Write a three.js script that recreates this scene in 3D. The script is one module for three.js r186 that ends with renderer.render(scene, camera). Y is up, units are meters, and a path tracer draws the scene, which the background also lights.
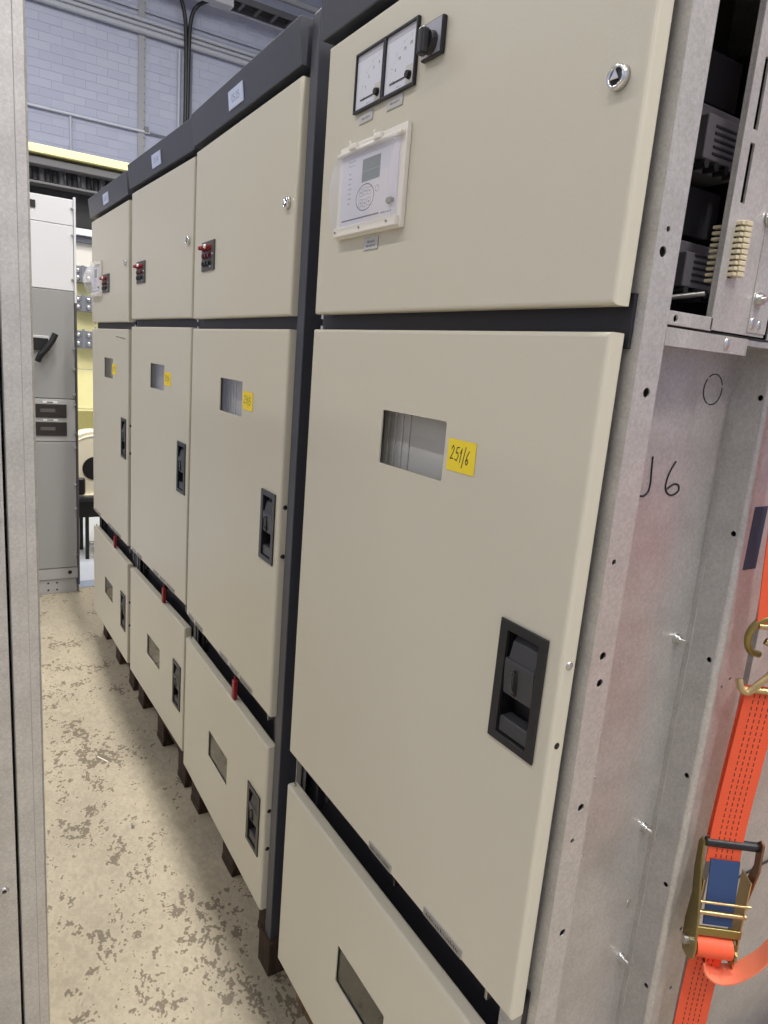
import * as THREE from 'three';
import { RoundedBoxGeometry } from 'three/addons/geometries/RoundedBoxGeometry.js';
import { RectAreaLightUniformsLib } from 'three/addons/lights/RectAreaLightUniformsLib.js';
import { mergeGeometries } from 'three/addons/utils/BufferGeometryUtils.js';

// ---------------------------------------------------------------- camera, light, exposure
const scene = new THREE.Scene();
scene.background = new THREE.Color(0x000000);
const camera = new THREE.PerspectiveCamera(72.98, 768 / 1024, 0.02, 60);
camera.position.set(1.284, 1.586, 0.626);
{
  const right = new THREE.Vector3(0.525, 0.081, -0.847).normalize();
  const back = new THREE.Vector3(0.822, 0.210, 0.530).normalize();
  const up = new THREE.Vector3().crossVectors(back, right).normalize();
  right.crossVectors(up, back).normalize();
  camera.quaternion.setFromRotationMatrix(new THREE.Matrix4().makeBasis(right, up, back));
}
scene.add(camera);
const renderer = new THREE.WebGLRenderer({ antialias: true });
renderer.toneMapping = THREE.LinearToneMapping;
renderer.toneMappingExposure = 2.9;
renderer.shadowMap.enabled = true;
RectAreaLightUniformsLib.init();
const LAMP_COLOUR = new THREE.Color().setRGB(1.0, 0.965, 0.905);
const LAMP_POWER = { '-3.4': 26, '-0.15': 86, '3': 27 };   // by row
// [x, z] of the linear fittings hung under the roof, running along x
const LAMPS = [];
for (const x of [-6.6, -4.0, -1.3, 1.5, 4.3]) for (const z of [-3.4, -0.15, 3.0]) if (!(x < -5 && z < 2)) LAMPS.push([x, z]);

// ---------------------------------------------------------------- helpers
let seed = 20251;
const rnd = () => { seed = (seed * 1664525 + 1013904223) >>> 0; return seed / 4294967296; };
const taken = {};
function numbered(n) { const k = taken[n] = (taken[n] ?? -1) + 1; return k ? n + '_' + String(k).padStart(3, '0') : n; }
const V = (x, y, z) => new THREE.Vector3(x, y, z);
function metric(g) {                       // texture coordinates in metres, chosen by the way each face points
  if (g.index) g = g.toNonIndexed();
  const p = g.attributes.position, uv = new Float32Array(p.count * 2), a = V(), b = V(), c = V();
  for (let i = 0; i < p.count; i += 3) {
    a.fromBufferAttribute(p, i); b.fromBufferAttribute(p, i + 1); c.fromBufferAttribute(p, i + 2);
    const n = b.clone().sub(a).cross(c.clone().sub(a)), x = Math.abs(n.x), y = Math.abs(n.y), z = Math.abs(n.z);
    [a, b, c].forEach((v, k) => {
      const q = x >= y && x >= z ? [v.z, v.y] : y >= z ? [v.x, v.z] : [v.x, v.y];
      uv[(i + k) * 2] = q[0]; uv[(i + k) * 2 + 1] = q[1];
    });
  }
  g.setAttribute('uv', new THREE.BufferAttribute(uv, 2));
  return g;
}
const B = (x0, x1, y0, y1, z0, z1) => metric(new THREE.BoxGeometry(x1 - x0, y1 - y0, z1 - z0).translate((x0 + x1) / 2, (y0 + y1) / 2, (z0 + z1) / 2));
function RB(x0, x1, y0, y1, z0, z1, r = 0.002, s = 2) {
  r = Math.min(r, (x1 - x0) * 0.49, (y1 - y0) * 0.49, (z1 - z0) * 0.49);
  return metric(new RoundedBoxGeometry(x1 - x0, y1 - y0, z1 - z0, s, r)).translate((x0 + x1) / 2, (y0 + y1) / 2, (z0 + z1) / 2);
}
function poly(pts) { const s = new THREE.Shape(); pts.forEach(([x, y], i) => i ? s.lineTo(x, y) : s.moveTo(x, y)); s.closePath(); return s; }
function rectPath(x0, x1, y0, y1, r = 0) {
  const s = new THREE.Path();
  if (!r) { s.moveTo(x0, y0); s.lineTo(x0, y1); s.lineTo(x1, y1); s.lineTo(x1, y0); s.closePath(); return s; }
  s.moveTo(x0 + r, y0); s.absarc(x0 + r, y0 + r, r, -Math.PI / 2, -Math.PI, true); s.absarc(x0 + r, y1 - r, r, Math.PI, Math.PI / 2, true);
  s.absarc(x1 - r, y1 - r, r, Math.PI / 2, 0, true); s.absarc(x1 - r, y0 + r, r, 0, -Math.PI / 2, true); s.closePath(); return s;
}
function circPath(x, y, r) { const s = new THREE.Path(); s.absarc(x, y, r, 0, Math.PI * 2, true); return s; }
// flat plate in the xy plane, front at z1, back at z0
function plateZ(shape, holes, z0, z1, bevel = 0, seg = 2) {
  holes.forEach(h => shape.holes.push(h));
  const g = new THREE.ExtrudeGeometry(shape, { depth: z1 - z0 - 2 * bevel, bevelEnabled: bevel > 0, bevelSize: bevel, bevelThickness: bevel, bevelOffset: -bevel, bevelSegments: seg, curveSegments: 10 });
  return metric(g).translate(0, 0, z0 + bevel);
}
// profile given as [z, y] points, swept along x
function sweepX(pts, x0, x1, holes = [], bevel = 0) {
  const s = poly(pts.map(([z, y]) => [-z, y])); holes.forEach(([z, y, r]) => s.holes.push(circPath(-z, y, r)));
  const g = new THREE.ExtrudeGeometry(s, { depth: x1 - x0 - 2 * bevel, bevelEnabled: bevel > 0, bevelSize: bevel, bevelThickness: bevel, bevelOffset: -bevel, bevelSegments: 2, curveSegments: 10 });
  return metric(g.translate(0, 0, bevel).rotateY(Math.PI / 2)).translate(x0, 0, 0);
}
// profile given as [x, z] points, swept along y
function sweepY(pts, y0, y1) {
  const g = new THREE.ExtrudeGeometry(poly(pts.map(([x, z]) => [x, -z])), { depth: y1 - y0, bevelEnabled: false, curveSegments: 6 });
  return metric(g.rotateX(-Math.PI / 2)).translate(0, y0, 0);
}
const join = (...g) => mergeGeometries(g.flat().map(q => { q = q.index ? q.toNonIndexed() : q; for (const k of Object.keys(q.attributes)) if (!['position', 'normal', 'uv'].includes(k)) q.deleteAttribute(k); return q; }));
const cyl = (r0, r1, h, n = 20) => new THREE.CylinderGeometry(r1, r0, h, n);
const cylZ = (r0, r1, z0, z1, x, y, n = 20) => cyl(r0, r1, z1 - z0, n).rotateX(Math.PI / 2).translate(x, y, (z0 + z1) / 2);
const cylX = (r, x0, x1, y, z, n = 20) => cyl(r, r, x1 - x0, n).rotateZ(Math.PI / 2).translate((x0 + x1) / 2, y, z);
const tube = (pts, r, n = 40, m = 10) => new THREE.TubeGeometry(new THREE.CatmullRomCurve3(pts.map(p => V(...p))), n, r, m, false);
function part(name, g, m, parent) { const o = new THREE.Mesh(g, m); o.name = name; o.castShadow = o.receiveShadow = true; parent.add(o); return o; }
function grp(name, parent) { const o = new THREE.Group(); o.name = name; parent.add(o); return o; }
function thing(name, label, category, pos = [0, 0, 0], ry = 0, group) {
  const o = new THREE.Group(); o.name = numbered(name); o.position.set(...pos); o.rotation.y = ry; scene.add(o);
  o.userData = { label, category }; if (group) o.userData.group = group; return o;
}
function solo(name, g, m, label, category, group) {
  const o = part(numbered(name), g, m, scene); o.userData = { label, category }; if (group) o.userData.group = group; return o;
}
function struct(name, g, m) { const o = part(name, g, m, scene); o.userData.kind = 'structure'; return o; }

// ---------------------------------------------------------------- textures and materials
const hash = (x, y) => { let h = Math.imul(x | 0, 374761393) + Math.imul(y | 0, 668265263) | 0; h = Math.imul(h ^ h >>> 13, 1274126177); return ((h ^ h >>> 16) >>> 0) / 4294967296; };
function vnoise(x, y, px = 1e9, py = px) {
  const i = Math.floor(x), j = Math.floor(y), f = x - i, g = y - j, u = f * f * (3 - 2 * f), v = g * g * (3 - 2 * g);
  const w = (a, b) => hash(((a % px) + px) % px, ((b % py) + py) % py);
  return (w(i, j) * (1 - u) + w(i + 1, j) * u) * (1 - v) + (w(i, j + 1) * (1 - u) + w(i + 1, j + 1) * u) * v;
}
function dataTex(w, h, f, srgb, rx, ry = rx) {
  const d = new Uint8Array(w * h * 4);
  for (let y = 0; y < h; y++) for (let x = 0; x < w; x++) {
    const c = f(x / w, y / h, x, y), k = (y * w + x) * 4;
    for (let q = 0; q < 3; q++) d[k + q] = Math.max(0, Math.min(255, 255 * (Array.isArray(c) ? c[q] : c)));
    d[k + 3] = 255;
  }
  const t = new THREE.DataTexture(d, w, h); t.wrapS = t.wrapT = THREE.RepeatWrapping; t.magFilter = THREE.LinearFilter; t.minFilter = THREE.LinearMipmapLinearFilter; t.generateMipmaps = true;
  if (srgb) t.colorSpace = THREE.SRGBColorSpace; t.repeat.set(rx, ry); t.needsUpdate = true; return t;
}
function canvasTex(w, h, draw) {
  const c = document.createElement('canvas'); c.width = w; c.height = h; const k = c.getContext('2d'); draw(k, w, h);
  const t = new THREE.CanvasTexture(c); t.colorSpace = THREE.SRGBColorSpace; return t;
}
const std = (color, roughness = 0.5, metalness = 0, extra = {}) => new THREE.MeshStandardMaterial({ color, roughness, metalness, ...extra });

// zinc spangle: coarse grain cells over fine speckle, 0.16 m tile
const spangle = dataTex(512, 512, (u, v) => {
  const f = vnoise(u * 170, v * 170, 170), m = vnoise(u * 64, v * 64, 64), c = vnoise(u * 9, v * 9, 9);
  return 0.86 + 0.07 * f + 0.06 * (m - 0.5) + 0.05 * (c - 0.5);
}, true, 4);
const spangleRough = dataTex(256, 256, (u, v) => 0.76 + 0.12 * (vnoise(u * 90, v * 90, 90) - 0.5) + 0.10 * (vnoise(u * 10, v * 10, 10) - 0.5), false, 4);
const galv = std(0xd9d6d2, 0.6, 0.5, { map: spangle, roughnessMap: spangleRough });
const galvDull = std(0xd8d6d4, 0.52, 0.58, { map: spangle, roughnessMap: spangleRough });
const peel = dataTex(256, 256, (u, v) => 0.5 * vnoise(u * 128, v * 128, 128) + 0.5 * vnoise(u * 50, v * 50, 50), false, 12);
const paint = new THREE.MeshPhysicalMaterial({ color: 0xcdc8b7, roughness: 0.4, bumpMap: peel, bumpScale: 0.00012 });
const dark = new THREE.MeshPhysicalMaterial({ color: 0x3c3e46, roughness: 0.42, bumpMap: peel, bumpScale: 0.0003 });
const darkBar = std(0x25242a, 0.5, 0.1);
const inner = std(0x2a2a2c, 0.7);
const black = std(0x121214, 0.45);
const blackPlastic = std(0x1c1c20, 0.38);
const handleGrey = std(0x3b3b3f, 0.42);
const chrome = std(0xdfe0e2, 0.12, 1);
const zinc = std(0xcfcfcd, 0.3, 0.95);
const steel = std(0xa9a9a8, 0.35, 0.9);
const brass = std(0xc9b183, 0.28, 0.95);
const goldZinc = std(0x9a8b58, 0.32, 0.9);
const cream = std(0xe9e5dc, 0.45);
const whitePlastic = std(0xe8e7ea, 0.4);
const plateGrey = std(0xb6b4ac, 0.5);
const redPlastic = std(0x8e1c28, 0.4);
const glass = new THREE.MeshPhysicalMaterial({ color: 0xffffff, roughness: 0.04, transmission: 1, thickness: 0, ior: 1.5 });
const clearPlastic = new THREE.MeshPhysicalMaterial({ color: 0xffffff, roughness: 0.06, transmission: 0.98, thickness: 0, ior: 1.5 });
const innerGrey = std(0xbdbdbb, 0.5);

const woodTex = dataTex(256, 512, (u, v) => {
  const g = vnoise(u * 34 + 3 * vnoise(u * 3, v * 3, 3), v * 5, 34, 5), f = vnoise(u * 120, v * 24, 120, 24), k = 0.6 + 0.3 * g + 0.15 * (f - 0.5);
  return [0.60 * k, 0.47 * k, 0.33 * k];
}, true, 3, 1.5);
const wood = std(0xffffff, 0.85, 0, { map: woodTex });
const woodDark = std(0x857d76, 0.9, 0, { map: woodTex });  // same grain with a darker tint

// painted concrete: warm pale coat, chipped through to darker concrete where the chips lie
const chips = [[-2.5, .115, .16, .5], [-2.12, .0, .14, .35], [-1.91, .18, .17, .55], [-2.16, .19, .12, .5], [-1.5, .22, .13, .8], [-1.4, .175, .16, 1], [-1.41, .12, .1, .8], [-1.15, .2, .09, .9], [-.76, .257, .07, .4],
  [-.9, .32, .1, .3], [-.58, .19, .06, .6], [-.435, .116, .07, .7], [-.37, .07, .07, .6], [-.31, .105, .05, .7], [-.283, .427, .035, 1.2], [-.195, .406, .05, 1.1], [-.1, .078, .12, .6], [-.055, -.01, .12, .8], [-.2, .083, .08, .5], [-.42, .28, .12, .3], [-.97, .25, .05, .6], [-1.63, .18, .1, .6], [-.98, -.02, .05, .7]];
const FX0 = -3.6, FW = 4.8, FZ0 = -0.9, FH = 2.4;
const floorTex = dataTex(2048, 1024, (u, v) => {
  const x = FX0 + u * FW, z = FZ0 + v * FH;
  let near = 0;
  for (const [cx, cz, r, s] of chips) { const d2 = ((x - cx) ** 2 + (z - cz) ** 2 * 1.4) / (r * r); if (d2 < 6) near = Math.max(near, s * Math.exp(-d2)); }
  const n1 = vnoise(x * 26 + 4, z * 34), n2 = vnoise(x * 70, z * 110), n3 = vnoise(x * 190, z * 260), n0 = vnoise(x * 7, z * 9 + 20);
  const n4 = vnoise((x + z * 0.8) * 22, (z - x * 0.55) * 160 + 50);
  const chip = 0.31 * n1 + 0.34 * n2 + 0.28 * n3 + 0.22 * (n0 - 0.5) + 0.215 * near + 0.10 * n4;
  const t = Math.min(1, Math.max(0, (chip - 0.715) / 0.025));
  const scr = Math.min(1, Math.max(0, (n4 * 0.7 + n2 * 0.3 - 0.84) / 0.04)) * 0.55;
  const k = 0.93 + 0.10 * (vnoise(x * 3, z * 3) - 0.5) + 0.09 * (n2 - 0.5) + 0.07 * (n3 - 0.5) + 0.07 * (n1 - 0.5);
  const q = Math.max(t, scr), a = [0.65, 0.61, 0.53], b = [0.41, 0.37, 0.31];
  return [0, 1, 2].map(i => (a[i] * (1 - q) + b[i] * q) * k);
}, true, 1 / FW, 1 / FH);
floorTex.offset.set(-FX0 / FW, -FZ0 / FH);
const floorMat = std(0xffffff, 0.62, 0, { map: floorTex });
const wallMat = std(0xa1a6ba, 0.8);
const brickMats = [0xa4a9bd, 0xa1a6bb, 0xa6abbe].map(c => std(c, 0.75));
const ceilMat = std(0xb4b6bb, 0.9);

// ---------------------------------------------------------------- the hall
struct('floor', B(-8.9, 6.4, -0.2, 0, -7, 5), floorMat);
struct('ceiling', B(-8.9, 6.4, 7.2, 7.4, -7, 5), ceilMat);
const wallBack = struct('wall_back', B(-8.9, -8.515, 0, 7.2, -7, 5), wallMat);
struct('wall_front', B(6.2, 6.4, 0, 7.2, -7, 5), wallMat);
struct('wall_left', B(-8.9, 6.4, 0, 7.2, 5, 5.2), wallMat);
struct('wall_right', B(-8.9, 6.4, 0, 7.2, -7.2, -7), wallMat);
struct('trim_1', B(-3.48, -3.35, 0, 0.003, -0.75, 0.6), std(0x8c98ab, 0.6));
struct('trim_2', B(-8.4, -3.48, 0, 0.003, -2.5, 3), std(0xc3c8d4, 0.35));
{                                                     // painted blocks of the end wall, each one laid by itself
  const L = 0.248, H = 0.097, shapes = [0, 1, 2].map(i => RB(-0.02, 0.003 + i * 0.0006, 0, H - 0.006, 0, L - 0.006, 0.0025, 1));
  for (let r = 0; r < 33; r++) for (let c = 0; c < 18; c++) {
    const y = 3.42 + r * H, z = -4.3 + c * L + (r % 2) * L / 2;
    const low = z > -1.4 ? 3.5 : 3.68 + (-1.446 - z) * 1.0;
    if (y < low || y > 5.22 - 0.31 * z || z > -0.12) continue;
    const b = part('brick', shapes[Math.floor(rnd() * 3)], brickMats[Math.floor(rnd() * 3)], wallBack); b.position.set(-8.515, y, z);
  }
}

// ---------------------------------------------------------------- ceiling lamps
for (const [x, z] of LAMPS) {
  const t = thing('ceiling_lamp', 'white linear ceiling lamp hanging under the hall roof', 'lamp', [x, 6.5, z], 0, 'linear lamps under the hall roof');
  part('housing', RB(-0.75, 0.75, 0.02, 0.09, -0.14, 0.14, 0.01), std(0xd8d8d8, 0.5), t);
  part('diffuser', B(-0.73, 0.73, 0.004, 0.02, -0.08, 0.08), new THREE.MeshStandardMaterial({ color: 0xffffff, emissive: LAMP_COLOUR, emissiveIntensity: 4 }), t);
  for (const s of [-0.6, 0.6]) part('suspension_rod', cyl(0.006, 0.006, 0.62, 8).translate(s, 0.4, 0), steel, t);
  const l = new THREE.RectAreaLight(LAMP_COLOUR, LAMP_POWER[z], 1.46, 0.16); l.position.set(0, 0, 0); l.rotation.x = -Math.PI / 2; l.castShadow = true; l.name = 'lamp_light'; t.add(l);
}

// ---------------------------------------------------------------- switchgear cabinets
const W = 0.743, YU1 = 2.141, YU0 = 1.669, YL1 = 1.64, YL0 = 0.71, YB1 = 0.626, YB0 = 0.152, BASE = 0.146, XL = -0.028, XR = 0.757, DEEP = -1.22;
const doorShape = (y0, y1) => poly([[0, y0], [W, y0], [W, y1], [0, y1]]);
// folded sheet: bevelled rim with returns, thin front skin with the cut-outs
function door(name, y0, y1, holes, parent) {
  const b = 0.0055, rim = plateZ(doorShape(y0, y1), [], -0.027, 0, b, 3), p = rim.attributes.position, keep = [], nrm = [], uv = [];
  for (let i = 0; i < p.count; i += 3) {
    const zs = [0, 1, 2].map(k => p.getZ(i + k));
    if (zs.every(z => z > -0.0003) || zs.every(z => z < -0.0267)) continue;
    for (let k = 0; k < 3; k++) { keep.push(p.getX(i + k), p.getY(i + k), p.getZ(i + k)); nrm.push(rim.attributes.normal.getX(i + k), rim.attributes.normal.getY(i + k), rim.attributes.normal.getZ(i + k)); uv.push(rim.attributes.uv.getX(i + k), rim.attributes.uv.getY(i + k)); }
  }
  const g = new THREE.BufferGeometry(); g.setAttribute('position', new THREE.Float32BufferAttribute(keep, 3)); g.setAttribute('normal', new THREE.Float32BufferAttribute(nrm, 3)); g.setAttribute('uv', new THREE.Float32BufferAttribute(uv, 2));
  const skin = plateZ(poly([[b, y0 + b], [W - b, y0 + b], [W - b, y1 - b], [b, y1 - b]]), holes, -0.0025, 0);
  return part(name, join(g, skin), paint, parent);
}
const HM = [0.644, 0.706, 1.102, 1.254], HB = [0.640, 0.702, 0.304, 0.456];
const WM = [0.283, 0.464, 1.419, 1.509], WB = [0.275, 0.453, 0.341, 0.429];

function latch(parent, [x0, x1, y0, y1]) {                 // recessed lift handle in its rectangular plate
  const g = grp('door_handle', parent);
  const px0 = x0 - 0.013, px1 = x1 + 0.013, py0 = y0 - 0.010, py1 = y1 + 0.011;
  part('plate', plateZ(poly([[px0, py0], [px1, py0], [px1, py1], [px0, py1]]), [rectPath(x0 + 0.002, x1 - 0.002, y0 + 0.002, y1 - 0.002, 0.002)], 0.0003, 0.0035, 0.0007, 1), blackPlastic, g);
  const a = x0 + 0.002, b = x1 - 0.002, c = y0 + 0.002, d = y1 - 0.002, zb = -0.024;
  part('recess', join(B(a, b, c, d, zb - 0.002, zb), B(a, a + 0.0015, c, d, zb, 0.001), B(b - 0.0015, b, c, d, zb, 0.001), B(a, b, c, c + 0.0015, zb, 0.001), B(a, b, d - 0.0015, d, zb, 0.001)), black, g);
  const h = d - c, Yh = f => c + f * h;
  const p = part('paddle', join(sweepX([[-0.022, Yh(0.92)], [-0.011, Yh(0.955)], [-0.004, Yh(0.90)], [0.001, Yh(0.735)], [-0.022, Yh(0.735)]], a + 0.006, b - 0.003, [], 0.0008),
    sweepX([[-0.022, Yh(0.40)], [-0.0005, Yh(0.40)], [0.0005, Yh(0.43)], [0.0035, Yh(0.715)], [0.002, Yh(0.745)], [-0.022, Yh(0.745)]], a + 0.002, b - 0.001, [], 0.0008)), handleGrey, g);
  const xm = (a + b) / 2 - 0.004;
  part('key_slot', RB(xm - 0.003, xm + 0.003, Yh(0.425), Yh(0.68), 0.0012, 0.0040, 0.001), black, g);
  part('key_lever', tube([[xm - 0.001, Yh(0.64), 0.003], [xm - 0.003, Yh(0.66), 0.007], [xm - 0.003, Yh(0.63), 0.0075], [xm - 0.002, Yh(0.50), 0.0065], [xm, Yh(0.46), 0.003]], 0.0013, 24, 6), std(0x55565a, 0.25, 0.8), g);
  part('lower_lip', sweepX([[-0.022, Yh(0.02)], [-0.0005, Yh(0.02)], [-0.0005, Yh(0.155)], [-0.0025, Yh(0.165)], [-0.022, Yh(0.165)]], a + 0.002, b - 0.002, [], 0.0006), handleGrey, g);
}
function lockBarrel(parent, x, y) {
  const g = grp('cam_lock', parent);
  part('ring', new THREE.LatheGeometry([[0.0080, 0], [0.0132, 0], [0.0132, 0.006], [0.0115, 0.009], [0.0090, 0.009], [0.0083, 0.006], [0.0080, 0]].map(p => new THREE.Vector2(...p)), 28).rotateX(Math.PI / 2).translate(x, y, 0), chrome, g);
  part('barrel', cylZ(0.0083, 0.0083, 0, 0.0065, x, y), black, g);
  const tri = new THREE.ExtrudeGeometry(poly([0, 1, 2].map(i => [x + 0.0055 * Math.cos(Math.PI / 2 + i * 2.0944), y + 0.0055 * Math.sin(Math.PI / 2 + i * 2.0944)])), { depth: 0.004, bevelSize: 0.001, bevelThickness: 0.001, bevelSegments: 1 }).translate(0, 0, 0.006);
  part('triangle_key', tri, chrome, g);
}
const strokes = (k, x0, x1, y, h, step = 5) => { let s = 7; for (let x = x0; x < x1; x += step) { s = (s * 37 + 11) % 101; const hh = h * (0.6 + 0.4 * s / 100); k.fillRect(x, y - hh, step * (s % 3 ? 0.62 : 0.4), hh); } };
function smallPlate(parent, name, x0, x1, y0, y1, tex, z = 0.0014) {
  const o = part(name, RB(x0, x1, y0, y1, 0.0001, z, 0.0004, 1), plateGrey, parent);
  const f = new THREE.PlaneGeometry(x1 - x0 - 0.002, y1 - y0 - 0.002).translate((x0 + x1) / 2, (y0 + y1) / 2, z + 0.0003);
  part('print', f, tex, o); return o;
}
const printMat = (w, h, bg, draw, r = 0.5) => std(0xffffff, r, 0, { map: canvasTex(w, h, (k, a, b) => { k.fillStyle = bg; k.fillRect(0, 0, a, b); draw(k, a, b); }) });
const stripPrint = printMat(256, 48, '#8f8c85', k => { k.fillStyle = '#383634'; strokes(k, 20, 236, 36, 24, 11); });
const narrowPrint = printMat(160, 48, '#979590', k => { k.fillStyle = '#4a4844'; strokes(k, 30, 130, 34, 20, 11); });
const meterPrint = printMat(200, 80, '#bdbcba', k => { k.fillStyle = '#44434a'; strokes(k, 40, 160, 52, 24, 9); });
const relayPrint = printMat(200, 90, '#bdbdc0', k => { k.fillStyle = '#44434a'; strokes(k, 50, 150, 40, 22, 9); strokes(k, 34, 168, 74, 22, 9); });

function socketPanel(parent, x0, x1) {                      // test sockets: coloured plugs in three rows
  const y0 = 1.80, y1 = 1.88, g = grp('test_socket_panel', parent);
  part('plate', RB(x0, x1, y0, y1, 0.0002, 0.004, 0.001, 1), std(0x4b4a46, 0.5), g);
  for (let r = 0; r < 3; r++) for (let c = 0; c < 3; c++) {
    const x = x0 + 0.030 + c * 0.026, y = y1 - 0.019 - r * 0.021, red = r < 2, z1 = r ? 0.012 : 0.019;
    const s = part('socket', join(cylZ(0.0085, 0.008, 0.003, z1 * 0.6, x, y, 14), cylZ(0.006, 0.006, z1 * 0.6, z1, x, y, 14)), red ? (r ? std(0x5d1a24, 0.4) : redPlastic) : black, g);
    if (!r) part('cap', cylZ(0.0065, 0.005, z1, z1 + 0.004, x, y, 14), c === 2 ? whitePlastic : redPlastic, s);
  }
  part('screw', cylZ(0.003, 0.003, 0.004, 0.008, x1 - 0.006, y0 + 0.042, 10), chrome, g);
  part('screw', cylZ(0.003, 0.003, 0.004, 0.008, x1 - 0.022, y0 + 0.010, 10), chrome, g);
}
const relayFace = printMat(512, 340, '#dddbe6', (k, w, h) => {
  k.fillStyle = '#7b837f'; k.fillRect(196, 40, 162, 108); k.fillStyle = '#9fa8a3'; k.fillRect(196, 96, 162, 3);
  k.strokeStyle = '#33333a'; k.lineWidth = 4; k.beginPath(); k.ellipse(236, 222, 82, 62, 0, 0, 7); k.stroke();
  k.lineWidth = 2; k.beginPath(); k.ellipse(342, 196, 15, 14, 0, 0, 7); k.stroke();
  for (const [x, y, d] of [[198, 196, 0], [236, 192, 1], [274, 196, 2], [198, 246, 3], [236, 250, 4], [274, 246, 5]]) {
    k.strokeStyle = '#6c6c76'; k.strokeRect(x - 15, y - 17, 30, 34); k.fillStyle = '#3d3d45'; k.beginPath();
    const a = [Math.PI, -Math.PI / 2, -0.7, Math.PI, Math.PI / 2, 0][d]; for (let i = 0; i < 3; i++) k.lineTo(x + 7 * Math.cos(a + i * 2.094), y + 7 * Math.sin(a + i * 2.094)); k.fill();
  }
  k.fillStyle = '#77777f'; strokes(k, 60, 130, 34, 9, 7); strokes(k, 60, 120, 52, 6, 7);
  for (let i = 0; i < 7; i++) strokes(k, 70, 92 + (i % 2) * 10, 92 + i * 24, 8, 8);
  k.fillStyle = '#5a565a'; k.fillRect(20, 312, 352, 7); strokes(k, 390, 480, 322, 10, 9);
});
function relay(parent, x0, x1, y0, y1, bow) {
  const g = grp('protection_relay', parent);
  part('base_frame', plateZ(poly([[x0, y0], [x1, y0], [x1, y1], [x0, y1]]), [rectPath(x0 + 0.014, x1 - 0.014, y0 + 0.018, y1 - 0.018, 0.003)], 0.0002, 0.009, 0.0015, 2), cream, g);
  const f = part('front_panel', RB(x0 + 0.0135, x1 - 0.0135, y0 + 0.0175, y1 - 0.0175, 0.001, 0.010, 0.001, 1), whitePlastic, g);
  part('printed_face', new THREE.PlaneGeometry(x1 - x0 - 0.030, y1 - y0 - 0.039).translate((x0 + x1) / 2, (y0 + y1) / 2, 0.0104), relayFace, f);
  const X0 = x0 + 0.006, X1 = x1 - 0.012, Y0 = y0 + 0.015, Y1 = y1 - 0.016, arc = [], back = [];
  for (let i = 0; i <= 14; i++) { const t = i / 14; arc.push([0.014 + bow * (0.35 + 0.65 * Math.sin(Math.PI * t)), Y0 + (Y1 - Y0) * t]); back.push([0.0125 + bow * (0.35 + 0.65 * Math.sin(Math.PI * t)), Y0 + (Y1 - Y0) * t]); }
  const flat = [[0.0125, Y1], [0.0125, Y0]];
  part('clear_cover', join(sweepX([...arc, ...back.slice().reverse()], X0, X1), sweepX([...arc, ...flat], X0 - 0.0015, X0), sweepX([...arc, ...flat], X1, X1 + 0.0015)), clearPlastic, g);
  part('lower_rail', RB(x0 + 0.003, x1 - 0.004, y0 + 0.002, y0 + 0.018, 0.0085, 0.016, 0.002), cream, g);
  part('upper_rail', RB(x0 + 0.003, x1 - 0.004, Y1 - 0.002, Y1 + 0.004, 0.0085, 0.017, 0.002), cream, g);
  for (const q of [0.28, 0.66]) { const xx = x0 + q * (x1 - x0);
    part('hinge_clip', join(RB(xx - 0.012, xx + 0.010, y1 - 0.013, y1 - 0.004, 0.012, 0.020, 0.002), cyl(0.003, 0.004, 0.012, 10).rotateX(0.4).translate(xx - 0.012, y1 - 0.003, 0.018)), cream, g); }
  for (const q of [0.05, 0.45, 0.86]) part('screw', cylZ(0.0022, 0.0018, 0.016, 0.018, x0 + q * (x1 - x0), y0 + 0.010, 10), steel, g);
  part('seal_screw', join(cylZ(0.005, 0.005, 0.0104, 0.015, x1 - 0.034, y0 + 0.042, 12), cylZ(0.004, 0.004, 0.0104, 0.016, x1 - 0.024, y0 + 0.042, 12)), steel, g);
}
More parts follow.
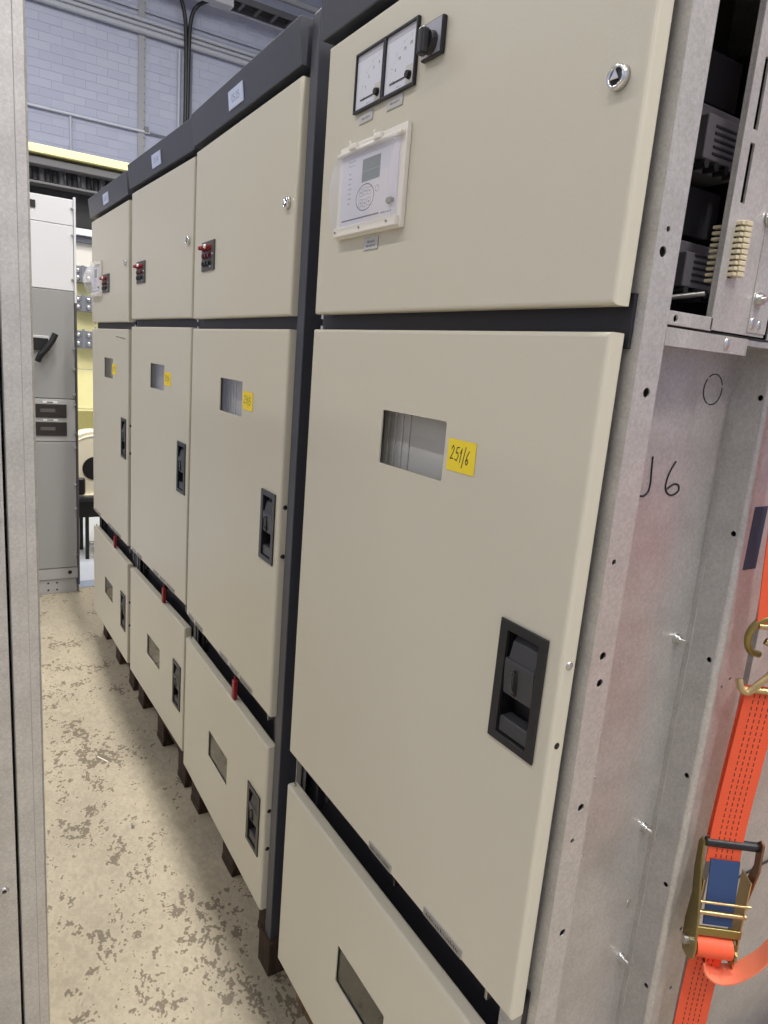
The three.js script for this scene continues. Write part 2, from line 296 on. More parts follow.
function meter(parent, x0, kind) {
  const x1 = x0 + 0.0935, y0 = 2.0005, y1 = 2.094, g = grp('analog_meter', parent);
  part('bezel', plateZ(poly([[x0, y0], [x1, y0], [x1, y1], [x0, y1]]), [rectPath(x0 + 0.004, x1 - 0.004, y0 + 0.0045, y1 - 0.004)], 0.0002, 0.0065, 0.0008, 1), blackPlastic, g);
  const face = printMat(256, 256, '#d6d8e2', k => {
    k.fillStyle = '#b9bac2'; k.fillRect(0, 0, 256, 30);
    k.fillStyle = '#50505a'; k.font = 'bold 19px sans-serif'; k.textAlign = 'center';
    const cx = 214, cy = 214, marks = kind ? ['0', '5', '10', '15', '20'] : ['0', '1', '2', '3', '4'];
    for (let i = 0; i <= 20; i++) { const a = Math.PI + i / 20 * Math.PI / 2, r = i % 5 ? 168 : 176; k.lineWidth = i % 5 ? 1.2 : 2.4; k.strokeStyle = '#9a9aa4'; k.beginPath(); k.moveTo(cx + 160 * Math.cos(a), cy + 160 * Math.sin(a)); k.lineTo(cx + r * Math.cos(a), cy + r * Math.sin(a)); k.stroke(); }
    marks.forEach((m, i) => { const a = Math.PI + i / 4 * Math.PI / 2; k.fillText(m, cx + 134 * Math.cos(a), cy + 134 * Math.sin(a) + 6); });
    k.fillStyle = '#8d8d96'; strokes(k, 110, 150, 244, 7, 6);
    k.fillStyle = '#c9c7c2'; k.fillRect(184, 170, 72, 86);
  });
  const f = part('dial_face', B(x0 + 0.004, x1 - 0.004, y0 + 0.004, y1 - 0.004, 0.0004, 0.0030), whitePlastic, g);
  part('dial_print', new THREE.PlaneGeometry(0.0855, 0.085).translate((x0 + x1) / 2, (y0 + y1) / 2 + 0.0002, 0.0032), face, f);
  const px = x0 + 0.076, py = y0 + 0.018;
  part('needle', B(px - 0.056, px, py - 0.0009, py + 0.0009, 0.0036, 0.0042), black, g).position.set(0, 0, 0);
  part('pivot_cap', cylZ(0.0065, 0.005, 0.003, 0.0095, px, py, 18), black, g);
}
function noteTex(txt) {
  return printMat(256, 192, '#f2d836', (k, w, h) => {
    k.strokeStyle = '#2a2a22'; k.lineWidth = 7; k.lineCap = k.lineJoin = 'round';
    const D = { 2: [[0, .25], [.3, 0], [.6, .2], [.45, .55], [0, 1], [.7, .95]], 5: [[.7, 0], [.15, .05], [.1, .45], [.5, .4], [.75, .65], [.5, 1], [0, .92]], 1: [[.05, .35], [.45, 0], [.3, 1]], 6: [[.6, 0], [.2, .4], [.05, .8], [.35, 1], [.65, .8], [.4, .6], [.1, .75]], 4: [[.3, 0], [0, .6], [.7, .6], [.5, .3], [.45, 1]], 3: [[0, .05], [.6, .05], [.25, .4], [.65, .65], [.4, 1], [0, .9]], '/': [[.6, -.2], [.1, 1.3]] };
    let x = 34; for (const c of txt) { const w1 = c === '/' || c === '1' ? 24 : 38; k.beginPath(); D[c].forEach(([a, b], i) => { const X = x + a * w1 + (0.5 - b) * 10, Y = 50 + b * 82 + (x - 128) * 0.12; i ? k.lineTo(X, Y) : k.moveTo(X, Y); }); k.stroke(); x += w1 + 4; }
  }, 0.7);
}
const pane = ([x0, x1, y0, y1]) => new THREE.PlaneGeometry(x1 - x0 + 0.02, y1 - y0 + 0.02).translate((x0 + x1) / 2, (y0 + y1) / 2, -0.0042);
function cabinet(o) {
  const t = thing('switchgear_cabinet', o.label, 'cabinet', [o.x, 0, o.z], o.a, 'row of switchgear cabinets');
  // carcass
  if (!o.open) part('side_panel', B(XR - 0.002, XR, BASE, 2.2, DEEP, -0.035), galvDull, t);
  part('side_panel', B(XL, XL + 0.002, BASE, 2.2, DEEP, -0.035), galvDull, t);
  part('roof_panel', B(XL, XR, 2.2, 2.202, DEEP, -0.035), galvDull, t);
  part('rear_panel', B(XL, XR, BASE, 2.2, DEEP - 0.002, DEEP), galvDull, t);
  part('base_frame', join(B(XL, XR, BASE, BASE + 0.004, DEEP, -0.036), B(XL, XR, BASE, BASE + 0.05, -0.040, -0.036)), darkBar, t);
  part('front_post', sweepY([[XL, -0.0352], [XL + 0.05, -0.0352], [XL + 0.05, -0.037], [XL + 0.002, -0.037], [XL + 0.002, -0.07], [XL, -0.07]], BASE, 2.2), dark, t);
  if (!o.open) part('front_post', sweepY([[XR - 0.06, -0.0352], [XR, -0.0352], [XR, -0.07], [XR - 0.002, -0.07], [XR - 0.002, -0.037], [XR - 0.06, -0.037]], BASE, 2.2), dark, t);
  part('cross_bar', RB(XL + 0.004, 0.7445, 1.624, 1.685, -0.036, -0.0305, 0.001, 1), darkBar, t);
  const lb = part('cross_bar', join(RB(XL + 0.004, 0.7445, 0.585, 0.75, -0.06, -0.050, 0.001, 1), B(0.0, 0.006, 0.6, 0.74, -0.05, -0.032), B(0.08, 0.085, 0.6, 0.74, -0.05, -0.034), B(0.735, 0.742, 0.6, 0.74, -0.05, -0.032)), darkBar, t);
  for (const x of [0.13, 0.40, 0.66]) part('tab', RB(x, x + 0.006, 0.655, 0.676, -0.05, -0.030, 0.001, 1), x > 0.6 ? steel : darkBar, lb);
  part('cross_bar', RB(XL + 0.004, 0.7445, 2.118, 2.2, -0.038, -0.034, 0.001, 1), darkBar, t);
  for (const [y, z] of [[1.66, DEEP + 0.01], [0.66, DEEP + 0.01]]) part('shelf', B(XL + 0.003, o.open ? 0.695 : XR - 0.003, y, y + 0.003, z, -0.06), inner, t);
  // equipment seen through the windows
  const tr = part('inner_front', B(0.05, 0.69, 0.78, 1.60, -0.10, -0.034), innerGrey, t);
  for (let i = 0; i < 4; i++) part('rib', RB(0.245 + i * 0.022, 0.257 + i * 0.022, 1.0, 1.58, -0.034, -0.031, 0.0015), innerGrey, tr);
  if (!o.open) for (const [x, y] of [[0.40, 1.415], [0.455, 1.415], [0.41, 1.49], [0.47, 1.49]]) part('inner_latch', RB(x, x + 0.018, y, y + 0.024, -0.0345, -0.029, 0.002, 1), std(0x55565a, 0.5), tr);
  part('inner_plate', B(0.03, 0.69, 0.17, 0.60, -0.30, -0.296), inner, t);
  // doors
  const du = door('upper_door', YU0, YU1, [], t);
  const dl = door('lower_door', YL0, YL1, [rectPath(...WM, 0.004), rectPath(...HM)], t);
  const db = door('bottom_door', YB0, YB1, [rectPath(...WB, 0.004), rectPath(...HB)], t);
  part('window_pane', pane(WM), glass, dl);
  part('window_pane', pane(WB), glass, db);
  for (const [p, y] of [[du, YU0 - 0.004], [dl, YL1 + 0.003], [db, YB1 + 0.003]]) part('hinge_pin', cyl(0.004, 0.0035, 0.009, 12).translate(0.013, y, -0.013), zinc, p);
  const n = o.note, note = part('yellow_note', RB(n[0], n[1], 1.440, 1.4865, 0.0002, 0.0007, 0.0003, 1), std(0xf2d836, 0.7), dl);
  note.userData.label = 'yellow sticky note with handwritten number'; note.material = std(0xf2d836, 0.7);
  const nf = new THREE.PlaneGeometry(n[1] - n[0], 0.0465).translate((n[0] + n[1]) / 2, 1.46325, 0.001); part('note_writing', nf, noteTex(o.text), note);
  note.rotation.z = 0;
  for (const [a, b] of o.strips) smallPlate(dl, 'label_strip', a, b, 0.7135, 0.7290, b - a > 0.075 ? stripPrint : narrowPrint);
  latch(t, HM); latch(t, HB); lockBarrel(t, 0.707, 1.9025);
  for (const y of [1.24, 1.122, 0.335, 0.445]) if (o.open ? y === 1.24 : true) part('edge_screw', new THREE.SphereGeometry(0.0055, 12, 8).scale(0.5, 1, 1).translate(W + 0.0005, y, -0.013), o.open ? zinc : black, y > 1 ? dl : db);
  if (o.open) part('edge_hole_disc', cylX(0.0045, W - 0.002, W + 0.0004, 1.130, -0.012), black, dl);  // black disc painted for the dark inside a hole
  // header
  part('header', sweepX([[-0.13, 2.16], [0.0, 2.16], [0.0015, 2.1615], [0.010, 2.2445], [0.0085, 2.247], [-0.13, 2.247]], XL - 0.002, 0.744, [], 0.0008), dark, t);
  const hp = part('nameplate', RB(0.303, 0.409, -0.0215, 0.0215, 0, 0.0022, 0.0005, 1), std(0xcdd6ee, 0.4), t);
  hp.position.set(0, 2.198, 0.0055); hp.rotation.x = 0.102;
  part('nameplate_print', new THREE.PlaneGeometry(0.104, 0.041).translate(0.356, 0, 0.0026), printMat(256, 100, '#c6d0ea', k => { k.fillStyle = '#5d668a'; k.font = '58px sans-serif'; k.textAlign = 'center'; k.fillText(o.plate, 128, 70); }), hp);
  if (o.tag) { const g = part('safety_tag', join(RB(0.461, 0.479, 0.6275, 0.684, -0.014, -0.002, 0.002), cyl(0.0035, 0.003, 0.012, 10).translate(0.47, 0.689, -0.008)), redPlastic, t); g.userData.label = 'red plastic safety tag'; }
  for (const s of o.sockets || []) socketPanel(t, ...s);
  o.extra?.(t, du);
  for (const c of t.children) c.position.y -= BASE; t.position.y = BASE + (o.y || 0);
  return t;
}
const stripsFull = [[0.03, 0.09], [0.108, 0.185], [0.357, 0.431], [0.446, 0.518], [0.53, 0.626]];
cabinet({ x: 0, z: 0, a: 0, open: true, text: '251/6', plate: '05.06', note: [0.474, 0.538], strips: [[0.357, 0.433], [0.532, 0.633]], label: 'switchgear cabinet with two analog meters, relay and yellow note 251/6',
  extra(t, du) {
    meter(t, 0.1165, 0); meter(t, 0.2105, 1);
    const sw = grp('selector_switch', t);
    part('switch_plate', RB(0.322, 0.373, 2.0235, 2.073, 0.0002, 0.008, 0.002), blackPlastic, sw);
    part('scale_plate', B(0.3245, 0.3705, 2.026, 2.0705, 0.0081, 0.0088), std(0xa9a9b2, 0.35, 0.4), sw);
    part('knob', join(cylZ(0.016, 0.0145, 0.0088, 0.018, 0.3485, 2.042, 24), RB(0.3410, 0.3560, 2.022, 2.058, 0.016, 0.030, 0.004)), blackPlastic, sw);
    smallPlate(du, 'meter_label', 0.1335, 0.1785, 1.981, 1.9965, meterPrint); smallPlate(du, 'meter_label', 0.2235, 0.2705, 1.982, 1.9995, meterPrint);
    relay(t, 0.087, 0.303, 1.7975, 1.950, 0.016);
    smallPlate(du, 'relay_label', 0.180, 0.2275, 1.772, 1.793, relayPrint);
    openSide(t);
  } });
cabinet({ x: -0.898, y: 0.001, z: -0.028, a: -0.016, tag: true, text: '251/5', plate: '05.05', note: [0.472, 0.543], strips: stripsFull, sockets: [[0.088, 0.204]], label: 'switchgear cabinet with dark end panel and yellow note 251/5',
  extra(t) { part('end_panel', join(sweepY([[0.7585, -0.013], [0.7600, -0.0115], [0.7935, -0.0115], [0.795, -0.013], [0.795, DEEP], [0.7585, DEEP]], 0.10, 2.245), sweepX([[-0.0115, 2.245], [-0.016, 2.253], [DEEP, 2.253], [DEEP, 2.245]], 0.7625, 0.795)), dark, t); } });
cabinet({ x: -1.707, y: 0.006, z: -0.022, a: 0.027, tag: true, text: '251/4', plate: '05.04', note: [0.467, 0.542], strips: stripsFull, sockets: [[0.088, 0.206]], label: 'switchgear cabinet with socket panel, no relay and yellow note 251/4' });
cabinet({ x: -2.533, y: -0.004, z: -0.013, a: 0.018, tag: true, text: '251/3', plate: '05.03', note: [0.450, 0.525], strips: stripsFull, sockets: [[0.265, 0.400]], label: 'end switchgear cabinet of the row with bulging relay cover, yellow note 251/3',
  extra(t) { relay(t, 0.035, 0.245, 1.785, 1.945, 0.034); part('door_stay', tube([[0.70, 1.60, 0.002], [0.72, 1.605, 0.03], [0.742, 1.606, 0.045]], 0.002, 12, 6), steel, t); } });

function bolt(parent, name, x, y, z, dir, len = 0.02) {     // nut, washer and stud along +x or -z
  const h = join(cyl(0.0095, 0.0095, 0.0015, 18).translate(0, 0.0008, 0), cyl(0.0072, 0.0072, 0.006, 6).translate(0, 0.0045, 0), cyl(0.0036, 0.0034, len, 12).translate(0, len / 2, 0));
  if (dir === 'x') h.rotateZ(-Math.PI / 2); else if (dir === '-z') h.rotateX(-Math.PI / 2); else h.rotateX(Math.PI / 2);
  return part(name, h.translate(x, y, z), zinc, parent);
}
function openSide(t) {                                      // bare galvanised end of the last cabinet
  const z0 = -0.0352, z1 = -0.0765;
  // corner post with punched holes; returns inwards behind its side face
  const holes = [[-0.052, 1.754, .0032], [-0.049, 1.73, .0058], [-0.059, 1.577, .0058], [-0.049, 1.374, .0036], [-0.056, 1.251, .0056], [-0.058, 1.214, .0056], [-0.060, 1.036, .0056], [-0.053, 0.988, .0034], [-0.063, 0.84, .0056], [-0.056, 0.6, .0056], [-0.053, 0.4, .0035]];
  const post = part('corner_post', join(sweepX([[z0, BASE], [z0, 2.2], [z1, 2.2], [z1, BASE]], XR - 0.002, XR, holes), B(0.69, XR - 0.002, BASE, 2.2, z0 - 0.002, z0), B(0.699, XR - 0.002, BASE, 2.2, z1, z1 + 0.002)), galv, t);
  // recessed lower side sheet, top lip, rear column
  const ring = new THREE.Shape();
  const sheet = part('side_sheet', join(B(0.698, 0.700, BASE, 1.655, -0.319, z1), B(0.700, XR - 0.003, 1.645, 1.652, -0.316, z1)), galvDull, t);
  const lip = part('top_lip', join(B(XR - 0.002, XR, 1.632, 1.6525, -0.238, z1 - 0.0005), B(XR - 0.0014, XR + 0.0006, 1.632, 1.6525, -0.2395, -0.238)), galv, t);
  part('rivet', new THREE.SphereGeometry(0.006, 14, 10).scale(0.5, 1.25, 1).translate(XR, 1.643, -0.196), zinc, lip);
  const cz = -0.317, arc = []; for (let i = 0; i <= 6; i++) { const a = Math.PI / 2 * i / 6; arc.push([XR - 0.010 + 0.010 * Math.sin(a), cz - 0.010 + 0.010 * Math.cos(a)]); }
  const ch = [[.743, 1.581], [.742, 1.389], [.742, 1.196], [.742, 1.004], [.742, .809], [.742, .614], [.742, .42]].map(([x, y]) => circPath(x, y, 0.004));
  const inArc = arc.map(([x, z]) => [x - 0.002 * (x - XR + 0.010) / 0.010, z - 0.002 * (z - cz + 0.010) / 0.010]).reverse();
  const col = part('rear_column', join(plateZ(poly([[0.700, BASE], [XR - 0.010, BASE], [XR - 0.010, 1.655], [0.700, 1.655]]), ch, cz - 0.002, cz), sweepY([...arc, ...inArc], BASE, 1.655),
    sweepX([[cz - 0.010, BASE], [cz - 0.010, 1.655], [-0.392, 1.655], [-0.392, BASE]], XR - 0.002, XR, [[-.338, 1.155, .0028], [-.356, 1.165, .0028], [-.36, 0.72, .0035], [-.365, 0.60, .0035]]), B(0.699, XR - 0.002, BASE, 1.655, -0.392, -0.390), B(0.699, 0.7005, BASE, 1.655, -0.39, cz - 0.002), B(0.699, XR - 0.002, 1.653, 1.655, -0.39, cz - 0.002)), galvDull, t);
  part('flange_seam', B(0.708, 0.7095, BASE, 1.56, cz - 0.001, cz + 0.0012), galv, col);
  const tape = part('blue_tape', sweepY([[XR, -0.332], [XR + 0.0006, -0.332], [XR + 0.0006, -0.364], [XR, -0.364]], 1.338, 1.431), std(0x27364f, 0.55), col); tape.userData.label = 'dark blue tape patch';
  // rear side plate beyond the column
  part('rear_side_plate', B(0.690, 0.692, BASE, 2.2, DEEP, -0.392), galvDull, t);
  part('inner_angle', join(B(0.692, 0.735, BASE, 1.655, -0.455, -0.453), B(0.733, 0.735, BASE, 1.655, -0.475, -0.455)), galv, t);
  // knock-out ring (three slots) and marker writing J 6 on the sheet
  for (let i = 0; i < 3; i++) {
    const s = new THREE.Shape(), a0 = 0.35 + i * 2.0944, a1 = a0 + 1.9; s.absarc(0, 0, 0.0215, a0, a1, false); s.absarc(0, 0, 0.0200, a1, a0, true);
    part('knockout_slot', new THREE.ExtrudeGeometry(s, { depth: 0.0006, bevelEnabled: false, curveSegments: 16 }).rotateY(Math.PI / 2).translate(0.7000, 1.587, -0.272), black, sheet);
  }
  const ink = std(0x1a191c, 0.6), pen = (pts) => tube(pts.map(([y, z]) => [0.7004, y, z]), 0.0014, 40, 6);
  const wr = part('marker_writing', join(pen([[1.494, -.166], [1.475, -.168], [1.456, -.170], [1.446, -.168], [1.4405, -.160], [1.441, -.152], [1.445, -.145]]), pen([[1.487, -.217], [1.475, -.209], [1.462, -.204], [1.450, -.204], [1.442, -.211], [1.440, -.222], [1.446, -.234], [1.453, -.232], [1.4555, -.224], [1.453, -.215], [1.449, -.208]])), ink, sheet);
  wr.userData.label = 'black marker writing J 6';
  for (const [y, z] of [[1.217, -.292], [.892, -.296], [.642, -.298]]) bolt(sheet, 'bolt', 0.700, y, z, 'x', 0.016);
  part('hole', cylX(0.007, 0.7001, 0.7006, 0.749, -.293, 6), zinc, sheet);
  for (const y of [1.064, 0.941, 0.862, 0.5]) bolt(post, 'bolt', 0.744, y, z1, '-z', 0.018);
  // upper opening: rail, plate with slots, terminal comb, gear inside in darkened colours
  const rail = part('opening_rail', sweepX([[z1, 1.6555], [-0.160, 1.6555], [-0.160, 1.671], [z1, 1.671]], XR - 0.003, XR, [[-0.090, 1.663, .0042]], 0.0005), galv, t);
  const slot = (ya, yb) => rectPath(0.1725, 0.1815, ya, yb);
  const up = part('upper_side_plate', metric(plateZ(poly([[0.157, 1.657], [0.272, 1.657], [0.272, 2.2], [0.157, 2.2]]), [slot(1.882, 1.957), slot(1.803, 1.868), slot(1.972, 2.05), slot(1.7185, 1.782)], 0, 0.003).rotateY(Math.PI / 2)).translate(XR - 0.003, 0, 0), galv, t);
  part('plate_edge', B(XR - 0.008, XR - 0.0035, 1.661, 2.2, -0.1585, -0.157), galv, up);
  part('seam_flange', join(B(XR, XR + 0.0015, 1.661, 2.2, -0.272, -0.232)), galv, up);
  for (const [y, z] of [[1.795, -.236], [1.701, -.243]]) bolt(up, 'bolt', XR + 0.0015, y, z, 'x', 0.012);
  part('rivet', new THREE.SphereGeometry(0.006, 14, 10).scale(0.5, 1.25, 1).translate(XR + 0.001, 1.672, -0.240), zinc, up);
  part('rivet', new THREE.SphereGeometry(0.0045, 14, 10).scale(0.5, 1.25, 1).translate(XR + 0.001, 1.671, -0.255), zinc, up);
  const comb = grp('terminal_block', t), ivory = std(0xcfc5a8, 0.5);
  for (let i = 0; i < 10; i++) { const y = 1.7205 + i * 0.0064;
    part('terminal', join(RB(XR - 0.012, XR + 0.008, y, y + 0.0042, -0.178, -0.172, 0.0008, 1), RB(XR + 0.002, XR + 0.010, y, y + 0.0054, -0.191, -0.178, 0.001, 1)), ivory, comb); }
  // relays inside
  part('compartment_wall', join(B(0.30, 0.302, 1.67, 2.195, -0.66, -0.06), B(0.30, 0.70, 1.67, 2.195, -0.662, -0.66)), inner, t);  // near-black walls stand in for the unlit interior
  const gear = std(0x66646a, 0.5), gearDark = std(0x242426, 0.6);  // shade of the compartment is put into these greys
  for (const [y0, y1, za, zb] of [[1.895, 1.985, -0.40, -0.29], [1.72, 1.80, -0.40, -0.29]]) {
    const g = grp('contactor', t);
    part('body', join(RB(0.50, 0.585, y0, y1, za, zb, 0.004), RB(0.585, 0.602, y0 + 0.012, y1 - 0.018, za + 0.022, zb - 0.012, 0.003)), gear, g);
    for (let i = 0; i < 4; i++) part('terminal', cylX(0.006, 0.58, 0.604, y0 + 0.006, za + 0.018 + i * 0.024, 12), gearDark, g);
    for (let i = 0; i < 5; i++) part('vent_slot', RB(0.600, 0.6035, y0 + 0.02 + i * 0.009, y0 + 0.024 + i * 0.009, za + 0.03, zb - 0.03, 0.001, 1), gearDark, g);
  }
  part('mounting_plate', B(0.49, 0.498, 1.68, 2.19, -0.46, -0.26), gearDark, t);
  for (const y of [1.815, 2.0]) part('wiring_duct', RB(0.50, 0.56, y, y + 0.07, -0.42, -0.27, 0.002), std(0x2c2d31, 0.6), t);
  part('support_rod', tube([[0.60, 1.714, -0.285], [0.63, 1.722, -0.318]], 0.004, 6, 10), zinc, t);
  const cb2 = grp('terminal_comb', t);
  for (let i = 0; i < 10; i++) part('tooth', RB(0.731, 0.742, 1.714 + i * 0.0068, 1.7178 + i * 0.0068, -0.174, -0.166, 0.001, 1), ivory, cb2);
}

// ---------------------------------------------------------------- pallets under the row
[[0.0, 'pale wooden pallet under the cabinet with analog meters'], [-0.898, 'darker wooden pallet under the cabinet with dark end panel'], [-1.707, 'darker wooden pallet under the middle cabinet of three without meters'], [-2.533, 'darker wooden pallet under the cabinet with bulging relay cover']].forEach(([x, label], i) => {
  const t = thing('wooden_pallet', label, 'pallet', [x, 0, -0.03]); const m = i ? woodDark : wood, H = i ? BASE - 0.004 : BASE;
  for (let k = 0; k < 5; k++) part('top_board', RB(-0.02, 0.745, H - 0.024, H - 0.001, -0.155 - k * 0.235, -0.022 - k * 0.235, 0.002, 1), m, t);
  for (const bx of [0.0, 0.335, 0.64]) {
    part('stringer', RB(bx, bx + 0.095, H - 0.046, H - 0.024, -1.10, -0.028, 0.002, 1), m, t);
    for (const bz of [-0.145, -0.62, -1.09]) part('block', RB(bx, bx + 0.095, 0.022, H - 0.046, bz, bz + 0.115, 0.003, 1), m, t);
    part('bottom_board', RB(bx, bx + 0.095, 0, 0.022, -1.10, -0.028, 0.002, 1), m, t);
  }
});
{ const t = thing('wooden_block', 'dark wooden block under the dark end panel', 'wood', [-0.125, 0, -0.06]); part('timber', RB(-0.035, 0.035, 0, 0.1, -0.12, 0.04, 0.003, 1), woodDark, t); }

// ---------------------------------------------------------------- opposite galvanised cabinet
{
  const t = thing('galvanized_cabinet', 'galvanised bare cabinet end across the aisle from the row', 'cabinet', [-0.1, 0, 0.4905]);
  // local x 0 is its end face, local z 0 its aisle edge, growing away from the aisle
  const post = part('corner_post', sweepY([[-0.0600, 0.0], [-0.004, 0.0], [0, 0.004], [0, 0.019], [-0.0022, 0.0205], [-0.0022, 0.048], [-0.006, 0.050], [-0.03, 0.050], [-0.03, 0.047], [-0.006, 0.047], [-0.005, 0.022], [-0.003, 0.003], [-0.0600, 0.002]], 0, 2.3), galv, t);
  part('end_sheet', sweepX([[0.055, 0], [0.055, 2.3], [0.95, 2.3], [0.95, 0]], -0.004, -0.002, [[0.0775, 0.481, 0.0046]]), galvDull, t);
  part('front_sheet', B(-0.45, -0.0605, 0.02, 2.3, 0.004, 0.006), paint, t);
  part('roof_panel', B(-0.45, -0.004, 2.298, 2.3, 0.006, 0.95), galvDull, t);
  part('rear_panel', B(-0.45, -0.004, 0, 2.298, 0.948, 0.95), galvDull, t);
  part('side_panel', B(-0.45, -0.448, 0, 2.298, 0.006, 0.948), galvDull, t);
  const nut = part('threaded_insert', new THREE.LatheGeometry([[0.0045, -0.002], [0.0075, -0.002], [0.0085, 0.002], [0.0070, 0.004], [0.0045, 0.003]].map(p => new THREE.Vector2(...p)), 20).rotateZ(-Math.PI / 2).translate(-0.002, 0.481, 0.0775), zinc, t);
}

// ---------------------------------------------------------------- far control cabinet at the end of the aisle, paler above, greyer below
{
  const t = thing('control_cabinet', 'tall control cabinet, paler above and greyer below, with black rotary handle past the aisle', 'cabinet', [-3.27, 0, 0]);
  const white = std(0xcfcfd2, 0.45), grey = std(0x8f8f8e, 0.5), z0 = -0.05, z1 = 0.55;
  part('body', RB(-0.6, -0.022, 0.0, 2.345, z0, z1, 0.004), std(0x77777a, 0.5), t);
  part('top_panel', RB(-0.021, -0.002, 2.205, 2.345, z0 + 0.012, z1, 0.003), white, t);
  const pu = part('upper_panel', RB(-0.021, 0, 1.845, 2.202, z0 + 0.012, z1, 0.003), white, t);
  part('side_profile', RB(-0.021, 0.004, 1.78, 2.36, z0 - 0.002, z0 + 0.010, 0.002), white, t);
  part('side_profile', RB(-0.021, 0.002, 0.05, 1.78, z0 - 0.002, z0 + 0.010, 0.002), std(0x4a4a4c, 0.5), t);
  part('name_tag', B(0, 0.003, 2.27, 2.31, 0.155, 0.20), black, t);
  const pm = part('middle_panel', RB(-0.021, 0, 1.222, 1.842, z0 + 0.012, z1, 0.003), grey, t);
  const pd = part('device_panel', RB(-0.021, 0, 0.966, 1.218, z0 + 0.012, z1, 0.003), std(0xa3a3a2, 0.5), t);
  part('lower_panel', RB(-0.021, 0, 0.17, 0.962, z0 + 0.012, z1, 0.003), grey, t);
  const pl = part('plinth', join(RB(-0.6, -0.004, 0.095, 0.166, z0, z1, 0.003), RB(-0.58, -0.012, 0.0, 0.095, z0 + 0.015, z1, 0.003)), std(0x9d9c9a, 0.5), t);
  part('plinth_hole_disc', cylX(0.012, -0.005, -0.0035, 0.135, 0.005), black, pl);  // plinth holes are black discs, their inner shade given as colour
  for (const [y, z] of [[0.07, 0.08], [0.07, 0.13], [0.025, 0.08], [0.025, 0.13]]) part('plinth_hole_disc', cylX(0.006, -0.0125, -0.0115, y, z), black, pl);
  const h = grp('rotary_handle', t);
  part('escutcheon', RB(0, 0.012, 1.490, 1.580, 0.10, 0.20, 0.004), std(0xb9b9b8, 0.4), h);
  part('escutcheon_inset', RB(0.012, 0.02, 1.495, 1.567, 0.105, 0.195, 0.004), black, h);
  part('lever', tube([[0.045, 1.435, 0.165], [0.055, 1.465, 0.155], [0.06, 1.51, 0.12], [0.06, 1.555, 0.09], [0.058, 1.595, 0.072]], 0.017, 24, 14), black, h);
  part('hub', cylX(0.02, 0.0, 0.055, 1.51, 0.12), black, h);
  for (const [ya, yb] of [[1.108, 1.188], [1.000, 1.082]]) {
    const d = part('display_module', RB(0, 0.008, ya, yb, 0.012, 0.18, 0.002), std(0x2a2626, 0.35), t);
    part('display_strip', RB(0.008, 0.0095, ya + 0.032, ya + 0.052, 0.075, 0.155, 0.001, 1), std(0x55504f, 0.4), d);
    part('device_label', RB(0, 0.002, yb + 0.004, yb + 0.018, 0.06, 0.14, 0.001, 1), std(0xd8d8d6, 0.5), d);
    part('label_mark', B(0.002, 0.0026, yb + 0.008, yb + 0.014, 0.085, 0.118), black, d);
  }
  for (const y of [2.30, 2.155, 1.91, 1.52, 1.40, 1.25, 1.19, 1.02, 0.93, 0.70, 0.55, 0.25]) part('panel_screw', join(cylX(0.008, 0, 0.008, y, z0 + 0.018, 12), cylX(0.004, 0.008, 0.016, y, z0 + 0.018, 8)), zinc, t);
}

